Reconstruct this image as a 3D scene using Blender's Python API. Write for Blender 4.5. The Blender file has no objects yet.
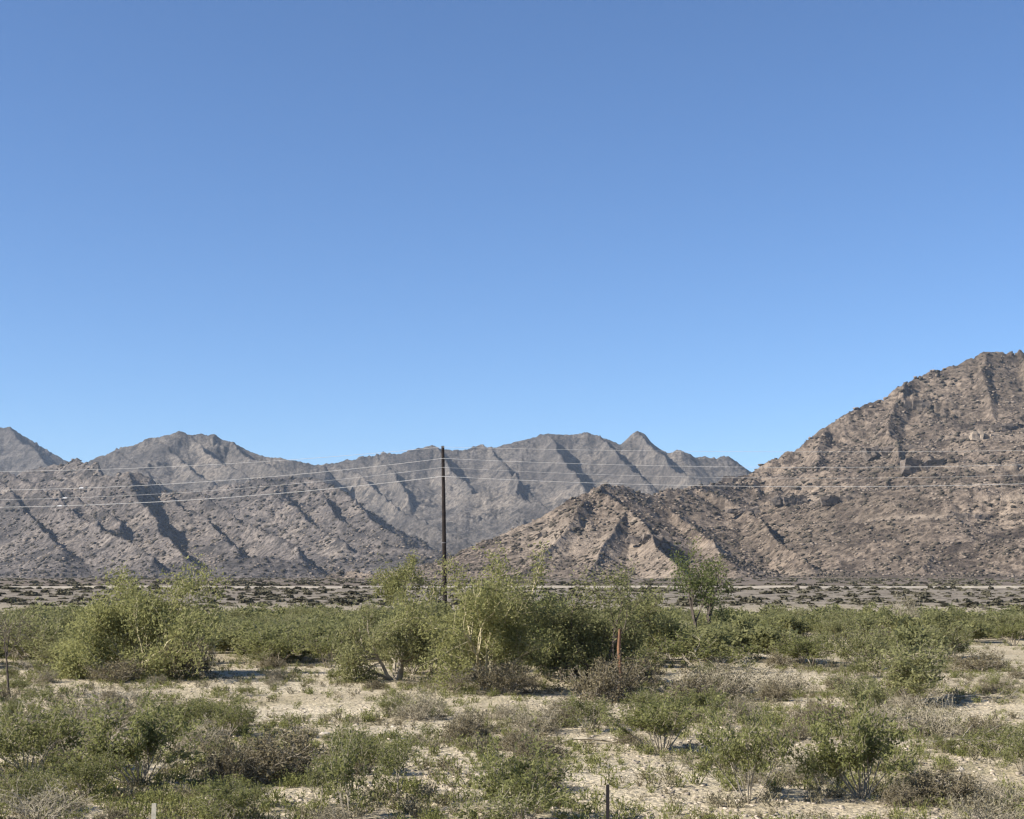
import bpy, math, random
import numpy as np
from mathutils import Vector

R = math.radians
rnd = random.Random(11)
nrng = np.random.default_rng(5)
sc = bpy.context.scene
COL = sc.collection

# ------------------------------------------------------------------ camera numbers
FPX, CX, CY, HOR, CAMZ = 1500.0, 512.0, 409.5, 578.0, 3.3
TP = (HOR - CY) / FPX
PITCH = math.atan(TP)
SP, CP = math.sin(PITCH), math.cos(PITCH)


def world(px, py, depth):
    """point on the ray of a photo pixel at a forward distance"""
    xc, yc = (px - CX) / FPX, (CY - py) / FPX
    dx, dy, dz = xc, CP - yc * SP, SP + yc * CP
    t = depth / dy
    return (dx * t, depth, CAMZ + dz * t)


# ------------------------------------------------------------------ noise
_perm = np.random.default_rng(3).permutation(256)
_perm = np.concatenate([_perm, _perm, _perm]).astype(np.int32)
_ang = np.random.default_rng(4).random(256) * 2 * np.pi
_gx, _gy = np.cos(_ang).astype(np.float32), np.sin(_ang).astype(np.float32)


def perlin(x, y):
    x = np.asarray(x, np.float32); y = np.asarray(y, np.float32)
    xi = np.floor(x).astype(np.int32); yi = np.floor(y).astype(np.int32)
    xf = x - xi; yf = y - yi
    xi &= 255; yi &= 255
    u = xf * xf * xf * (xf * (xf * 6 - 15) + 10); v = yf * yf * yf * (yf * (yf * 6 - 15) + 10)

    def g(ix, iy, fx, fy):
        h = _perm[_perm[ix] + iy]
        return _gx[h] * fx + _gy[h] * fy
    x1 = (xi + 1) & 255; y1 = (yi + 1) & 255
    a = g(xi, yi, xf, yf); b = g(x1, yi, xf - 1, yf)
    c = g(xi, y1, xf, yf - 1); d = g(x1, y1, xf - 1, yf - 1)
    a = a + u * (b - a); c = c + u * (d - c)
    return (a + v * (c - a)) * 1.5


def fbm(x, y, o=4, gain=.5):
    s = 0; a = 1.0
    for i in range(o):
        s = s + a * perlin(x * 2 ** i + 17.3 * i, y * 2 ** i + 9.1 * i); a *= gain
    return s


def sstep(a, b, x):
    t = np.clip((x - a) / (b - a), 0, 1)
    return t * t * (3 - 2 * t)


def rise_np(x, y):
    """the fan that climbs from the road to the foot of the hills"""
    q = np.clip((y - 312) / 1100, 0, 1)
    return 2.2 * q * (1.6 - .6 * q)


def ground_np(x, y):
    r = np.sqrt(x * x + y * y)
    z = .16 * perlin(x / 11, y / 11) + .07 * perlin(x / 3.1 + 5, y / 3.1) * (r < 150)
    z = z + .028 * perlin(x / .9, y / .9 + 3) * sstep(70, 40, r)
    z = z * (1 - sstep(130, 240, r))
    z = z + 1.3 * sstep(195, 296, y + 6 * perlin(x / 60, y / 200))
    return z + rise_np(x, y)


def gz(x, y):
    return float(ground_np(np.array([x]), np.array([y]))[0])


def on_ground(px, py):
    yc = (CY - py) / FPX
    dy, dz = CP - yc * SP, SP + yc * CP
    Y = -CAMZ / dz * dy
    for _ in range(4):
        X = (px - CX) / FPX / dy * Y
        Y = (gz(X, Y) - CAMZ) / dz * dy
    X = (px - CX) / FPX / dy * Y
    return X, Y, gz(X, Y)


# ------------------------------------------------------------------ materials
def newmat(name):
    m = bpy.data.materials.new(name); m.use_nodes = True
    nt = m.node_tree; nt.nodes.clear()
    return m, nt, nt.nodes, nt.links


def N(nt, typ, **kw):
    n = nt.nodes.new(typ)
    for k, v in kw.items():
        if k.startswith('i_'):
            key = k[2:]
            n.inputs[int(key) if key.isdigit() else key.replace('_', ' ')].default_value = v
        else:
            setattr(n, k, v)
    return n


def ramp(nt, stops, fac=None):
    r = nt.nodes.new('ShaderNodeValToRGB')
    e = r.color_ramp.elements
    while len(e) < len(stops): e.new(.5)
    for el, (p, c) in zip(e, stops):
        el.position = p
        el.color = (*c, 1) if not isinstance(c, (int, float)) else (c, c, c, 1)
    if fac is not None: nt.links.new(fac, r.inputs[0])
    return r


def mixc(nt, fac, a, b, mode='MIX'):
    m = nt.nodes.new('ShaderNodeMix'); m.data_type = 'RGBA'; m.blend_type = mode
    for s, v in ((m.inputs[0], fac), (m.inputs[6], a), (m.inputs[7], b)):
        if isinstance(v, bpy.types.NodeSocket): nt.links.new(v, s)
        else: s.default_value = v if isinstance(v, (int, float)) else (*v, 1)
    return m.outputs[2]


def noise(nt, co, scale, detail=4, rough=.55, dist=0):
    n = N(nt, 'ShaderNodeTexNoise', i_Scale=scale, i_Detail=detail, i_Roughness=rough, i_Distortion=dist)
    nt.links.new(co, n.inputs['Vector'])
    return n.outputs['Fac']


def finish(nt, color, rough=.9, bump=None, bstr=.5, bdist=.1, spec=.2):
    p = N(nt, 'ShaderNodeBsdfPrincipled', i_Roughness=rough)
    p.inputs['Specular IOR Level'].default_value = spec
    if isinstance(color, bpy.types.NodeSocket): nt.links.new(color, p.inputs['Base Color'])
    else: p.inputs['Base Color'].default_value = (*color, 1)
    if bump is not None:
        b = N(nt, 'ShaderNodeBump', i_Strength=bstr, i_Distance=bdist)
        nt.links.new(bump, b.inputs['Height']); nt.links.new(b.outputs[0], p.inputs['Normal'])
    o = N(nt, 'ShaderNodeOutputMaterial'); nt.links.new(p.outputs[0], o.inputs[0])


def leaf_mat(name, cols, trans=.3):
    m, nt, ns, lk = newmat(name)
    g = N(nt, 'ShaderNodeNewGeometry')
    oi = N(nt, 'ShaderNodeObjectInfo')
    tc = N(nt, 'ShaderNodeTexCoord')
    n = noise(nt, tc.outputs['Object'], 2.2, 2)
    a = N(nt, 'ShaderNodeMath', operation='MULTIPLY_ADD', i_1=.55); lk.new(g.outputs['Random Per Island'], a.inputs[0])
    b = N(nt, 'ShaderNodeMath', operation='MULTIPLY_ADD', i_1=.9, i_2=-.3); lk.new(n, b.inputs[0]); lk.new(b.outputs[0], a.inputs[2])
    c = N(nt, 'ShaderNodeMath', operation='MULTIPLY_ADD', i_1=.24, i_2=-.1); lk.new(oi.outputs['Random'], c.inputs[0])
    d = N(nt, 'ShaderNodeMath', operation='ADD'); lk.new(a.outputs[0], d.inputs[0]); lk.new(c.outputs[0], d.inputs[1])
    rp = ramp(nt, [(0, cols[0]), (.5, cols[1]), (1, cols[2])], d.outputs[0])
    df = N(nt, 'ShaderNodeBsdfDiffuse'); lk.new(rp.outputs[0], df.inputs[0])
    tr = N(nt, 'ShaderNodeBsdfTranslucent'); lk.new(rp.outputs[0], tr.inputs[0])
    mx = N(nt, 'ShaderNodeMixShader', i_0=trans); lk.new(df.outputs[0], mx.inputs[1]); lk.new(tr.outputs[0], mx.inputs[2])
    o = N(nt, 'ShaderNodeOutputMaterial'); lk.new(mx.outputs[0], o.inputs[0])
    return m


def bark_mat(name, c1, c2, scale=6):
    m, nt, ns, lk = newmat(name)
    tc = N(nt, 'ShaderNodeTexCoord')
    f = noise(nt, tc.outputs['Object'], scale, 3)
    rp = ramp(nt, [(.3, c1), (.7, c2)], f)
    finish(nt, rp.outputs[0], .9, f, .5, .02)
    return m


def plain_mat(name, c, rough=.6, metal=0.0, scale=8, var=.25):
    m, nt, ns, lk = newmat(name)
    tc = N(nt, 'ShaderNodeTexCoord')
    f = noise(nt, tc.outputs['Object'], scale, 4)
    lo = tuple(v * (1 - var) for v in c); hi = tuple(min(1, v * (1 + var)) for v in c)
    rp = ramp(nt, [(.3, lo), (.7, hi)], f)
    finish(nt, rp.outputs[0], rough)
    for n in ns:
        if n.type == 'BSDF_PRINCIPLED': n.inputs['Metallic'].default_value = metal
    return m


def hill_mat(name, dark, mid, pale, tan, spot=.5, sscale=.12):
    m, nt, ns, lk = newmat(name)
    tc = N(nt, 'ShaderNodeTexCoord'); co = tc.outputs['Object']
    at = N(nt, 'ShaderNodeAttribute', attribute_name='pale')
    big = noise(nt, co, .006, 5, .6, .4)
    med = noise(nt, co, .03, 6, .65, .3)
    fin = noise(nt, co, .16, 5, .7)
    c = ramp(nt, [(.36, mid), (.52, pale), (.68, tan)], big).outputs[0]
    r2 = ramp(nt, [(.38, 1.0), (.52, 0.0)], med)
    c = mixc(nt, r2.outputs[0], c, dark)
    r3 = ramp(nt, [(.36, .45), (.5, .95), (.64, 1.5)], fin)
    c = mixc(nt, 1.0, c, r3.outputs[0], 'MULTIPLY')
    vo = N(nt, 'ShaderNodeTexVoronoi', i_Scale=sscale); lk.new(co, vo.inputs['Vector'])
    vm = noise(nt, co, .02, 3)
    sp = N(nt, 'ShaderNodeMath', operation='MULTIPLY_ADD', i_1=.55, i_2=.02); lk.new(vm, sp.inputs[0])
    lt = N(nt, 'ShaderNodeMath', operation='LESS_THAN'); lk.new(vo.outputs['Distance'], lt.inputs[0]); lk.new(sp.outputs[0], lt.inputs[1])
    ls = N(nt, 'ShaderNodeMath', operation='MULTIPLY', i_1=spot); lk.new(lt.outputs[0], ls.inputs[0])
    c = mixc(nt, ls.outputs[0], c, tuple(v * .55 for v in dark))
    pr = N(nt, 'ShaderNodeMath', operation='MULTIPLY_ADD', i_1=2.0, i_2=-.45); lk.new(fin, pr.inputs[0])
    pm = N(nt, 'ShaderNodeMath', operation='MULTIPLY', use_clamp=True); lk.new(at.outputs['Fac'], pm.inputs[0]); lk.new(pr.outputs[0], pm.inputs[1])
    c = mixc(nt, pm.outputs[0], c, (.32, .26, .20))
    h = N(nt, 'ShaderNodeMath', operation='ADD'); lk.new(fin, h.inputs[0]); lk.new(med, h.inputs[1])
    finish(nt, c, .95, h.outputs[0], .9, 4.5, .1)
    return m


def ground_mat():
    m, nt, ns, lk = newmat('desert_soil')
    tc = N(nt, 'ShaderNodeTexCoord'); co = tc.outputs['Object']
    n1 = noise(nt, co, .11, 5, .6, .5)
    n2 = noise(nt, co, .7, 5, .65, .3)
    n3 = noise(nt, co, 4.5, 5, .7)
    n4 = noise(nt, co, 22, 3, .7)
    c = ramp(nt, [(.36, (.36, .30, .20)), (.5, (.455, .385, .268)), (.66, (.55, .475, .345))], n1).outputs[0]
    f2 = ramp(nt, [(.5, 0.0), (.66, .6)], n2).outputs[0]
    c = mixc(nt, f2, c, (.23, .205, .115))                # dry grass litter
    f3 = ramp(nt, [(.54, 0.0), (.63, .8)], n3).outputs[0]
    c = mixc(nt, f3, c, (.15, .125, .08))
    f4 = ramp(nt, [(.3, .55), (.7, 1.35)], n4).outputs[0]
    c = mixc(nt, 1.0, c, f4, 'MULTIPLY')
    # far plain: greyer stony ground
    sx = N(nt, 'ShaderNodeSeparateXYZ'); lk.new(co, sx.inputs[0])
    mr = N(nt, 'ShaderNodeMapRange'); mr.inputs['From Min'].default_value = 120; mr.inputs['From Max'].default_value = 210
    lk.new(sx.outputs[1], mr.inputs[0])
    f5 = noise(nt, co, .35, 6, .75)
    g = ramp(nt, [(.38, (.10, .084, .066)), (.5, (.185, .158, .124)), (.62, (.265, .228, .18))], f5).outputs[0]
    c = mixc(nt, mr.outputs[0], c, g)
    mr2 = N(nt, 'ShaderNodeMapRange'); mr2.inputs['From Min'].default_value = 308; mr2.inputs['From Max'].default_value = 330
    lk.new(sx.outputs[1], mr2.inputs[0])
    g2 = ramp(nt, [(.4, (.085, .069, .055)), (.52, (.145, .118, .093)), (.64, (.205, .168, .132))], noise(nt, co, .06, 8, .75)).outputs[0]
    c = mixc(nt, mr2.outputs[0], c, g2)
    vo = N(nt, 'ShaderNodeTexVoronoi', i_Scale=9); lk.new(co, vo.inputs['Vector'])
    a = N(nt, 'ShaderNodeMath', operation='ADD'); lk.new(n3, a.inputs[0]); lk.new(n4, a.inputs[1])
    b = N(nt, 'ShaderNodeMath', operation='SUBTRACT'); lk.new(a.outputs[0], b.inputs[0]); lk.new(vo.outputs['Distance'], b.inputs[1])
    finish(nt, c, .95, b.outputs[0], .8, .06, .1)
    return m


M = dict(
    soil=ground_mat(),
    road=plain_mat('pale_road_gravel', (.29, .255, .205), .95, 0, .4),
    hill=hill_mat('brown_rocky_hillside', (0.060, 0.047, 0.037), (0.120, 0.095, 0.072), (0.160, 0.126, 0.097), (0.211, 0.166, 0.124), .7),
    foot=hill_mat('grey_brown_foothill_rock', (.046, .041, .038), (.078, .068, .061), (.132, .113, .099), (.20, .168, .138), .6),
    far=hill_mat('grey_mountain_rock', (0.045, 0.041, 0.038), (0.070, 0.062, 0.056), (0.114, 0.101, 0.088), (0.175, 0.149, 0.122), .3, .07),
    creo=leaf_mat('creosote_leaf', [(0.111, 0.119, 0.044), (0.201, 0.206, 0.080), (0.300, 0.295, 0.137)], .5),
    creo2=leaf_mat('olive_creosote_leaf', [(0.133, 0.138, 0.058), (0.233, 0.230, 0.104), (0.328, 0.315, 0.163)], .5),
    palo=leaf_mat('palo_verde_leaf', [(0.152, 0.154, 0.059), (0.264, 0.261, 0.107), (0.352, 0.343, 0.162)], .5),
    mesq=leaf_mat('mesquite_leaf', [(0.077, 0.095, 0.033), (0.147, 0.166, 0.063), (0.227, 0.241, 0.101)], .42),
    grey=leaf_mat('dry_grey_leaf', [(.13, .112, .07), (.22, .195, .13), (.33, .29, .20)], .15),
    brown=leaf_mat('dry_brown_leaf', [(.10, .084, .05), (.175, .148, .09), (.25, .215, .135)], .15),
    weed=leaf_mat('weed_leaf', [(0.112, 0.120, 0.040), (0.189, 0.193, 0.072), (0.310, 0.294, 0.128)]),
    hillscrub=leaf_mat('hillside_scrub_leaf', [(.045, .038, .03), (.07, .06, .046), (.105, .09, .07)], .05),
    boulder=leaf_mat('pale_boulder', [(.13, .105, .084), (.185, .151, .12), (.25, .205, .163)], .0),  # the rock's own pale tan, varied at random per boulder
    farleaf=leaf_mat('far_scrub_leaf', [(0.072, 0.065, 0.044), (0.117, 0.107, 0.073), (0.182, 0.163, 0.117)], .1),
    stem=bark_mat('shrub_stem', (.20, .17, .125), (.38, .33, .26)),
    deadst=bark_mat('dead_twig', (.22, .19, .14), (.42, .37, .28)),
    palobark=bark_mat('palo_verde_bark', (.25, .22, .12), (.52, .45, .30)),
    mesqbark=bark_mat('dark_bark', (.045, .035, .028), (.12, .098, .08)),
    orange=bark_mat('orange_peeled_wood', (.10, .055, .035), (.25, .135, .075)),
    pole=bark_mat('creosoted_pole_wood', (.012, .009, .008), (.032, .023, .019), 3),
    wire=plain_mat('weathered_aluminium_wire', (.5, .49, .475), .5, .0),
    porc=plain_mat('white_wire_sleeve', (.85, .85, .84), .3),
    insul=plain_mat('grey_insulator', (.16, .15, .15), .4),
    tpost=plain_mat('dark_steel_post', (.035, .03, .028), .6, .3),
    wpost=plain_mat('weathered_pale_post', (.46, .42, .33), .8),
    crag=plain_mat('dark_crag_rock', (.12, .098, .08), .95, 0, .35, .5),
    palecrag=plain_mat('pale_crag_rock', (.26, .21, .16), .95, 0, .35, .4),
    rust=plain_mat('rusty_fence_wire', (.16, .075, .045), .8, .2),
    stone=plain_mat('pale_stone', (.42, .37, .30), .9, 0, 5),
    gravel=plain_mat('mixed_gravel', (.33, .28, .22), .95, 0, .9, .5),
)


# ------------------------------------------------------------------ mesh helpers
class MB:
    def __init__(s):
        s.v = []; s.f = []

    def tube(s, pts, rad, k=4):
        n0 = len(s.v); m = len(pts)
        for i, p in enumerate(pts):
            a = pts[max(0, i - 1)]; b = pts[min(m - 1, i + 1)]
            d = (b - a).normalized() if (b - a).length > 1e-9 else Vector((0, 0, 1))
            u = d.orthogonal().normalized(); w = d.cross(u)
            for j in range(k):
                an = 2 * math.pi * j / k
                s.v.append(tuple(p + (u * math.cos(an) + w * math.sin(an)) * rad[i]))
        for i in range(m - 1):
            for j in range(k):
                s.f.append((n0 + i * k + j, n0 + i * k + (j + 1) % k, n0 + (i + 1) * k + (j + 1) % k, n0 + (i + 1) * k + j))
        s.f.append(tuple(n0 + (m - 1) * k + j for j in range(k)))
        s.f.append(tuple(n0 + j for j in reversed(range(k))))

    def arrays(s):
        return np.array(s.v, np.float32), s.f

    def mesh(s, name, m):
        return mesh_py(name, s.v, s.f, m)


def mesh_py(name, v, f, m, smooth=False):
    me = bpy.data.meshes.new(name)
    me.from_pydata([tuple(map(float, p)) for p in v], [], f)
    me.materials.append(m)
    if smooth:
        me.polygons.foreach_set('use_smooth', [True] * len(me.polygons))
    me.update()
    return me


def mesh_quads(name, v, q, m, smooth=False):
    """v (n,3) float, q (k,4) int"""
    me = bpy.data.meshes.new(name)
    v = np.ascontiguousarray(v, np.float32); q = np.ascontiguousarray(q, np.int32)
    w = q.shape[1]
    me.vertices.add(len(v)); me.vertices.foreach_set('co', v.ravel())
    me.loops.add(q.size); me.loops.foreach_set('vertex_index', q.ravel())
    me.polygons.add(len(q))
    me.polygons.foreach_set('loop_start', np.arange(0, q.size, w, dtype=np.int32))
    if smooth:
        me.polygons.foreach_set('use_smooth', np.ones(len(q), bool))
    me.materials.append(m)
    me.update(calc_edges=True)
    return me


def add(name, me, parent=None, label=None, cat=None, group=None, kind=None):
    o = bpy.data.objects.new(name, me); COL.objects.link(o)
    if parent: o.parent = parent
    if label: o['label'] = label
    if cat: o['category'] = cat
    if group: o['group'] = group
    if kind: o['kind'] = kind
    return o


def leaf_quads(c, size, rng, asp=1.0, flat=0.0):
    """random oriented quads at centres c"""
    n = len(c)
    a = rng.normal(size=(n, 3)); a[:, 2] *= (1 - flat)
    a /= np.linalg.norm(a, axis=1)[:, None] + 1e-9
    b = rng.normal(size=(n, 3)); b -= (a * b).sum(1)[:, None] * a
    b /= np.linalg.norm(b, axis=1)[:, None] + 1e-9
    s = (size * rng.uniform(.55, 1.45, n))[:, None] * .5
    a = a * s; b = b * s * asp
    v = np.stack([c - a - b, c + a - b * .6, c + a + b, c - a * .7 + b], 1).reshape(-1, 3)
    q = np.arange(4 * n).reshape(-1, 4)
    return v, q


# ------------------------------------------------------------------ plants
def rvec(r, s=1.0):
    return Vector((r.gauss(0, s), r.gauss(0, s), r.gauss(0, s)))


class Plant:
    """recursive woody plant: tubes for wood, polylines that carry leaves"""

    def __init__(s, seed):
        s.r = random.Random(seed); s.n = np.random.default_rng(seed)
        s.wood = []; s.tips = []

    def branch(s, p, d, L, r0, lvl, P):
        r = s.r
        k = P['pts']; pts = [p.copy()]; dd = d.normalized()
        for i in range(k):
            dd = (dd + rvec(r, P['wob'][lvl]) + Vector((0, 0, P['up'][lvl]))).normalized()
            pts.append(pts[-1] + dd * (L / k))
        r1 = r0 * P['taper']
        rad = [r0 + (r1 - r0) * i / k for i in range(k + 1)]
        s.wood.append((pts, rad, lvl))
        if lvl == P['levels'] - 1:
            s.tips.append(pts); return
        if lvl >= P['leaf_from']: s.tips.append(pts[len(pts) // 2:])
        n = P['kids'][lvl]; n = max(1, int(round(n * r.uniform(.75, 1.3))))
        for j in range(n):
            t = 1.0 if j == 0 else r.uniform(P['t0'][lvl], 1.0)
            x = t * k; i = min(k - 1, int(x)); q = pts[i].lerp(pts[i + 1], x - i)
            bd = (pts[i + 1] - pts[i]).normalized()
            side = bd.cross(rvec(r)).normalized()
            an = R(r.uniform(*P['ang'][lvl])) * (.5 if j == 0 else 1)
            nd = bd * math.cos(an) + side * math.sin(an)
            s.branch(q, nd, L * r.uniform(*P['len'][lvl]), max(P['rmin'], (r0 + (r1 - r0) * t) * P['rk']), lvl + 1, P)

    def points(s):
        return [q for pts, _, _ in s.wood for q in pts]

    def normalise(s, w, h, zlow=0.0):
        ps = s.points()
        xs = sorted(p.x for p in ps); ys = sorted(p.y for p in ps); zs = sorted(p.z for p in ps)
        n = len(ps); a, b = int(n * .01), int(n * .99) - 1
        wx = max(-xs[a], xs[b]); wy = max(-ys[a], ys[b]); hz = zs[int(n * .997) - 1]
        cx, cy = (xs[a] + xs[b]) / 2, (ys[a] + ys[b]) / 2
        fx, fy, fz = w / (xs[b] - xs[a]), w / (ys[b] - ys[a]), h / hz
        fcache = {}
        for pts, _, _ in s.wood:
            for p in pts:
                if id(p) in fcache: continue
                fcache[id(p)] = 1
                k = max(0, min(1, p.z / hz))
                p.x = (p.x - cx * k) * fx; p.y = (p.y - cy * k) * fy; p.z *= fz
                if p.z < .02 and p.z > -10: p.z = max(p.z, -.06)

    def woodmesh(s, name, mat, k0=5, k1=3, upto=9, frm=0):
        mb = MB()
        for pts, rad, lvl in s.wood:
            if frm <= lvl <= upto: mb.tube(pts, rad, k0 if lvl == 0 else k1)
        return mb.mesh(name, mat)

    def leaves(s, per, sig, size, asp=1.0, t0=.0):
        cs = []
        for pts in s.tips:
            A = np.array([tuple(p) for p in pts]); m = len(A) - 1
            n = max(2, int(per * s.n.uniform(.5, 1.5)))
            t = (t0 + (1 - t0) * s.n.random(n)) * m
            i = np.minimum(m - 1, t.astype(int)); f = (t - i)[:, None]
            cs.append(A[i] * (1 - f) + A[i + 1] * f + s.n.normal(0, sig, (n, 3)))
        c = np.concatenate(cs)
        c[:, 2] = np.maximum(c[:, 2], .015)
        return leaf_quads(c, size, s.n, asp)


def creosote(seed, stems=13, per=26, sig=.035, size=.034, w=1.5, h=1.25, open_=1.0, leg=.42):
    p = Plant(seed); r = p.r
    P = dict(levels=3, pts=4, wob=[.10, .16, .2], up=[.07, .10, .06], taper=.45, leaf_from=1,
             kids=[5, 4], t0=[leg, .3], ang=[(18, 48), (20, 55)], len=[(.38, .62), (.4, .7)], rk=.7, rmin=.0028)
    for i in range(stems):
        az = 2 * math.pi * (i + r.uniform(-.3, .3)) / stems; ti = R(r.uniform(6, 52) * open_)
        d = Vector((math.cos(az) * math.sin(ti), math.sin(az) * math.sin(ti), math.cos(ti)))
        b = Vector((math.cos(az), math.sin(az), 0)) * r.uniform(.02, .1); b.z = -.03
        p.branch(b, d, h * r.uniform(.55, .95), r.uniform(.009, .016), 0, P)
    p.normalise(w, h)
    return p, p.leaves(per, sig, size * 1.35, .42)


def twiggy(seed, stems=34, per=7, w=1.3, h=.7, size=.022):
    p = Plant(seed); r = p.r
    P = dict(levels=3, pts=3, wob=[.2, .28, .32], up=[.02, .04, .03], taper=.5, leaf_from=1,
             kids=[4, 3], t0=[.25, .2], ang=[(20, 60), (25, 65)], len=[(.4, .7), (.4, .8)], rk=.7, rmin=.0032)
    for i in range(stems):
        az = r.uniform(0, 2 * math.pi); ti = R(r.uniform(10, 82))
        d = Vector((math.cos(az) * math.sin(ti), math.sin(az) * math.sin(ti), math.cos(ti)))
        b = Vector((math.cos(az), math.sin(az), 0)) * r.uniform(.02, .14); b.z = -.02
        p.branch(b, d, h * r.uniform(.6, 1.0), r.uniform(.006, .01), 0, P)
    p.normalise(w, h)
    return p, p.leaves(per, .03, size * 1.3, .4)


def tree(seed, w, h, trunks=4, lean=(8, 45), tr=.075, kids=(4, 4, 4), per=60, sig=.10, size=.06, droop=-.02, first=.42, ang1=(18, 55), t0=.35):
    p = Plant(seed); r = p.r
    P = dict(levels=4, pts=4, wob=[.13, .2, .24, .26], up=[.05, .05, .02, droop], taper=.5, leaf_from=2,
             kids=kids, t0=[t0, .3, .2], ang=[ang1, (22, 60), (25, 70)], len=[(.5, .8), (.5, .8), (.45, .8)], rk=.68, rmin=.006)
    a0 = r.uniform(0, 6)
    for i in range(trunks):
        az = a0 + 2 * math.pi * (i + r.uniform(-.3, .3)) / trunks; ti = R(r.uniform(*lean))
        d = Vector((math.cos(az) * math.sin(ti), math.sin(az) * math.sin(ti), math.cos(ti)))
        b = Vector((math.cos(az), math.sin(az), 0)) * (.12 if trunks > 1 else 0); b.z = -.08
        p.branch(b, d, h * first * r.uniform(.8, 1.2), tr * r.uniform(.7, 1.1), 0, P)
    p.normalise(w, h)
    return p, p.leaves(per, sig, size * 1.35, .42)


PROTO = {}


def proto(key, pl, leafmat, woodmat, w, h, k0=4):
    p, (v, q) = pl
    fol = mesh_quads('foliage', v, q, M[leafmat])
    wd = p.woodmesh('stems', M[woodmat], k0)
    PROTO[key] = (fol, wd, w, h)


for i in range(5):
    proto(('creosote', i), creosote(100 + i, stems=[13, 10, 15, 12, 9][i], w=1.5, h=1.25, per=[13, 13, 15, 12, 11][i], leg=[.42, .66, .58, .42, .66][i]), 'creo', 'stem', 1.5, 1.25)
for i in range(3):
    proto(('olive', i), creosote(140 + i, stems=15, w=1.7, h=1.25, per=15, sig=.05, size=.04), 'creo2', 'stem', 1.7, 1.25)
for i in range(3):
    proto(('sparse', i), creosote(170 + i, stems=7, w=1.0, h=1.25, per=9, open_=.7), 'creo', 'deadst', 1.0, 1.25)
for i in range(3):
    proto(('grey', i), twiggy(200 + i, stems=36, per=6), 'grey', 'deadst', 1.3, .7)
for i in range(3):
    proto(('brown', i), twiggy(220 + i, stems=40, per=10, size=.026), 'brown', 'stem', 1.3, .7)
for i in range(2):
    proto(('dead', i), twiggy(240 + i, stems=30, per=2, w=1.4, h=.9), 'grey', 'deadst', 1.4, .9)

KINDNAME = dict(creosote='creosote_bush', olive='creosote_bush', sparse='sapling', grey='dry_shrub', brown='dry_shrub', dead='dead_shrub')
CATNAME = dict(creosote='bush', olive='bush', sparse='bush', grey='dry shrub', brown='dry shrub', dead='dead shrub')
TAKEN = []      # (x, y, radius) of placed plants


def shrub(key, px, py, wpx, hpx, label, group=None, parts=True, rot=None):
    X, Y, Z = on_ground(px, py)
    W, H = wpx * Y / FPX, hpx * Y / FPX
    return shrub_at(key, X, Y, Z, W, H, label, group, parts, rot)


def shrub_at(key, X, Y, Z, W, H, label, group=None, parts=True, rot=None):
    fol, wd, pw, ph = PROTO[key]
    e = add(KINDNAME[key[0]], None, None, label, CATNAME[key[0]], group)
    e.location = (X, Y, Z - .01)
    e.rotation_euler = (0, 0, rnd.uniform(0, 6.28) if rot is None else rot)
    e.scale = (W / pw, W / pw, H / ph)
    add('foliage', fol, e); add('stems', wd, e)
    TAKEN.append((X, Y, W / 2))
    return e


# ---- trees: built one by one, each its own shape
def place_tree(name, px, py, wpx, hpx, seed, leafmat, barkmat, label, cat='tree', group=None, **kw):
    X, Y, Z = on_ground(px, py)
    W, H = wpx * Y / FPX, hpx * Y / FPX
    p, (v, q) = tree(seed, W, H, **kw)
    e = add(name, None, None, label, cat, group); e.location = (X, Y, Z)
    add('crown', mesh_quads('crown', v, q, M[leafmat]), e)
    add('trunk', p.woodmesh('trunk', M[barkmat], 6, 4, upto=0), e)
    add('branches', p.woodmesh('branches', M[barkmat], 4, 3, frm=1), e)
    TAKEN.append((X, Y, W / 2.2))
    return e


place_tree('palo_verde_tree', 136, 676, 146, 104, 31, 'palo', 'palobark',
           'broad yellow-green bushy tree left, with pale forked stems low inside its crown', trunks=9, lean=(8, 66), per=42, sig=.18, size=.065, first=.52)
place_tree('palo_verde_tree', 402, 628, 66, 70, 32, 'palo', 'palobark',
           'small airy tree with a pale bare trunk just left of the utility pole', trunks=2, lean=(5, 22), per=34, sig=.2, size=.09, first=.55, tr=.13, kids=(4, 4, 4), t0=.6)
place_tree('palo_verde_tree', 490, 692, 146, 136, 33, 'palo', 'palobark',
           'tall dense yellow-green tree right of the utility pole with pale crooked limbs', trunks=7, lean=(6, 56), per=44, sig=.14, size=.055, first=.5)
place_tree('palo_verde_tree', 596, 690, 128, 116, 35, 'creo2', 'mesqbark',
           'olive tree with dark shaded twigs at its foot, right half of the central clump', trunks=8, lean=(6, 58), per=30, sig=.13, size=.055, first=.5)
place_tree('mesquite_tree', 701, 648, 50, 102, 58, 'mesq', 'mesqbark',
           'slim dark green tree with a blackish trunk, taller than the scrub right of centre', trunks=2, lean=(3, 16), per=28, sig=.19, size=.075, first=.6, tr=.15, kids=(5, 3, 4), t0=.35)
place_tree('palo_verde_tree', 648, 668, 62, 68, 36, 'palo', 'palobark',
           'light yellow-green low tree between the olive tree and the slim dark tree', trunks=5, lean=(6, 48), per=40, sig=.13, size=.06, first=.5)
place_tree('palo_verde_tree', 565, 682, 60, 86, 39, 'mesq', 'mesqbark',
           'small dark green tree wedged between the two big central trees', trunks=4, lean=(6, 45), per=30, sig=.13, size=.055, first=.5)
place_tree('palo_verde_tree', 396, 680, 96, 76, 37, 'creo2', 'stem',
           'rounded olive tree below the small airy tree, left of the central clump', trunks=7, lean=(10, 55), per=30, sig=.14, size=.055, first=.5)
place_tree('dead_tree', 10, 697, 62, 92, 38, 'grey', 'mesqbark',
           'thin leaning dead tree with grey twigs at the left edge', cat='dead tree', trunks=1, lean=(3, 8), per=3, sig=.08, size=.05, first=.75, tr=.045, kids=(5, 4, 3), t0=.75)
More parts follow.
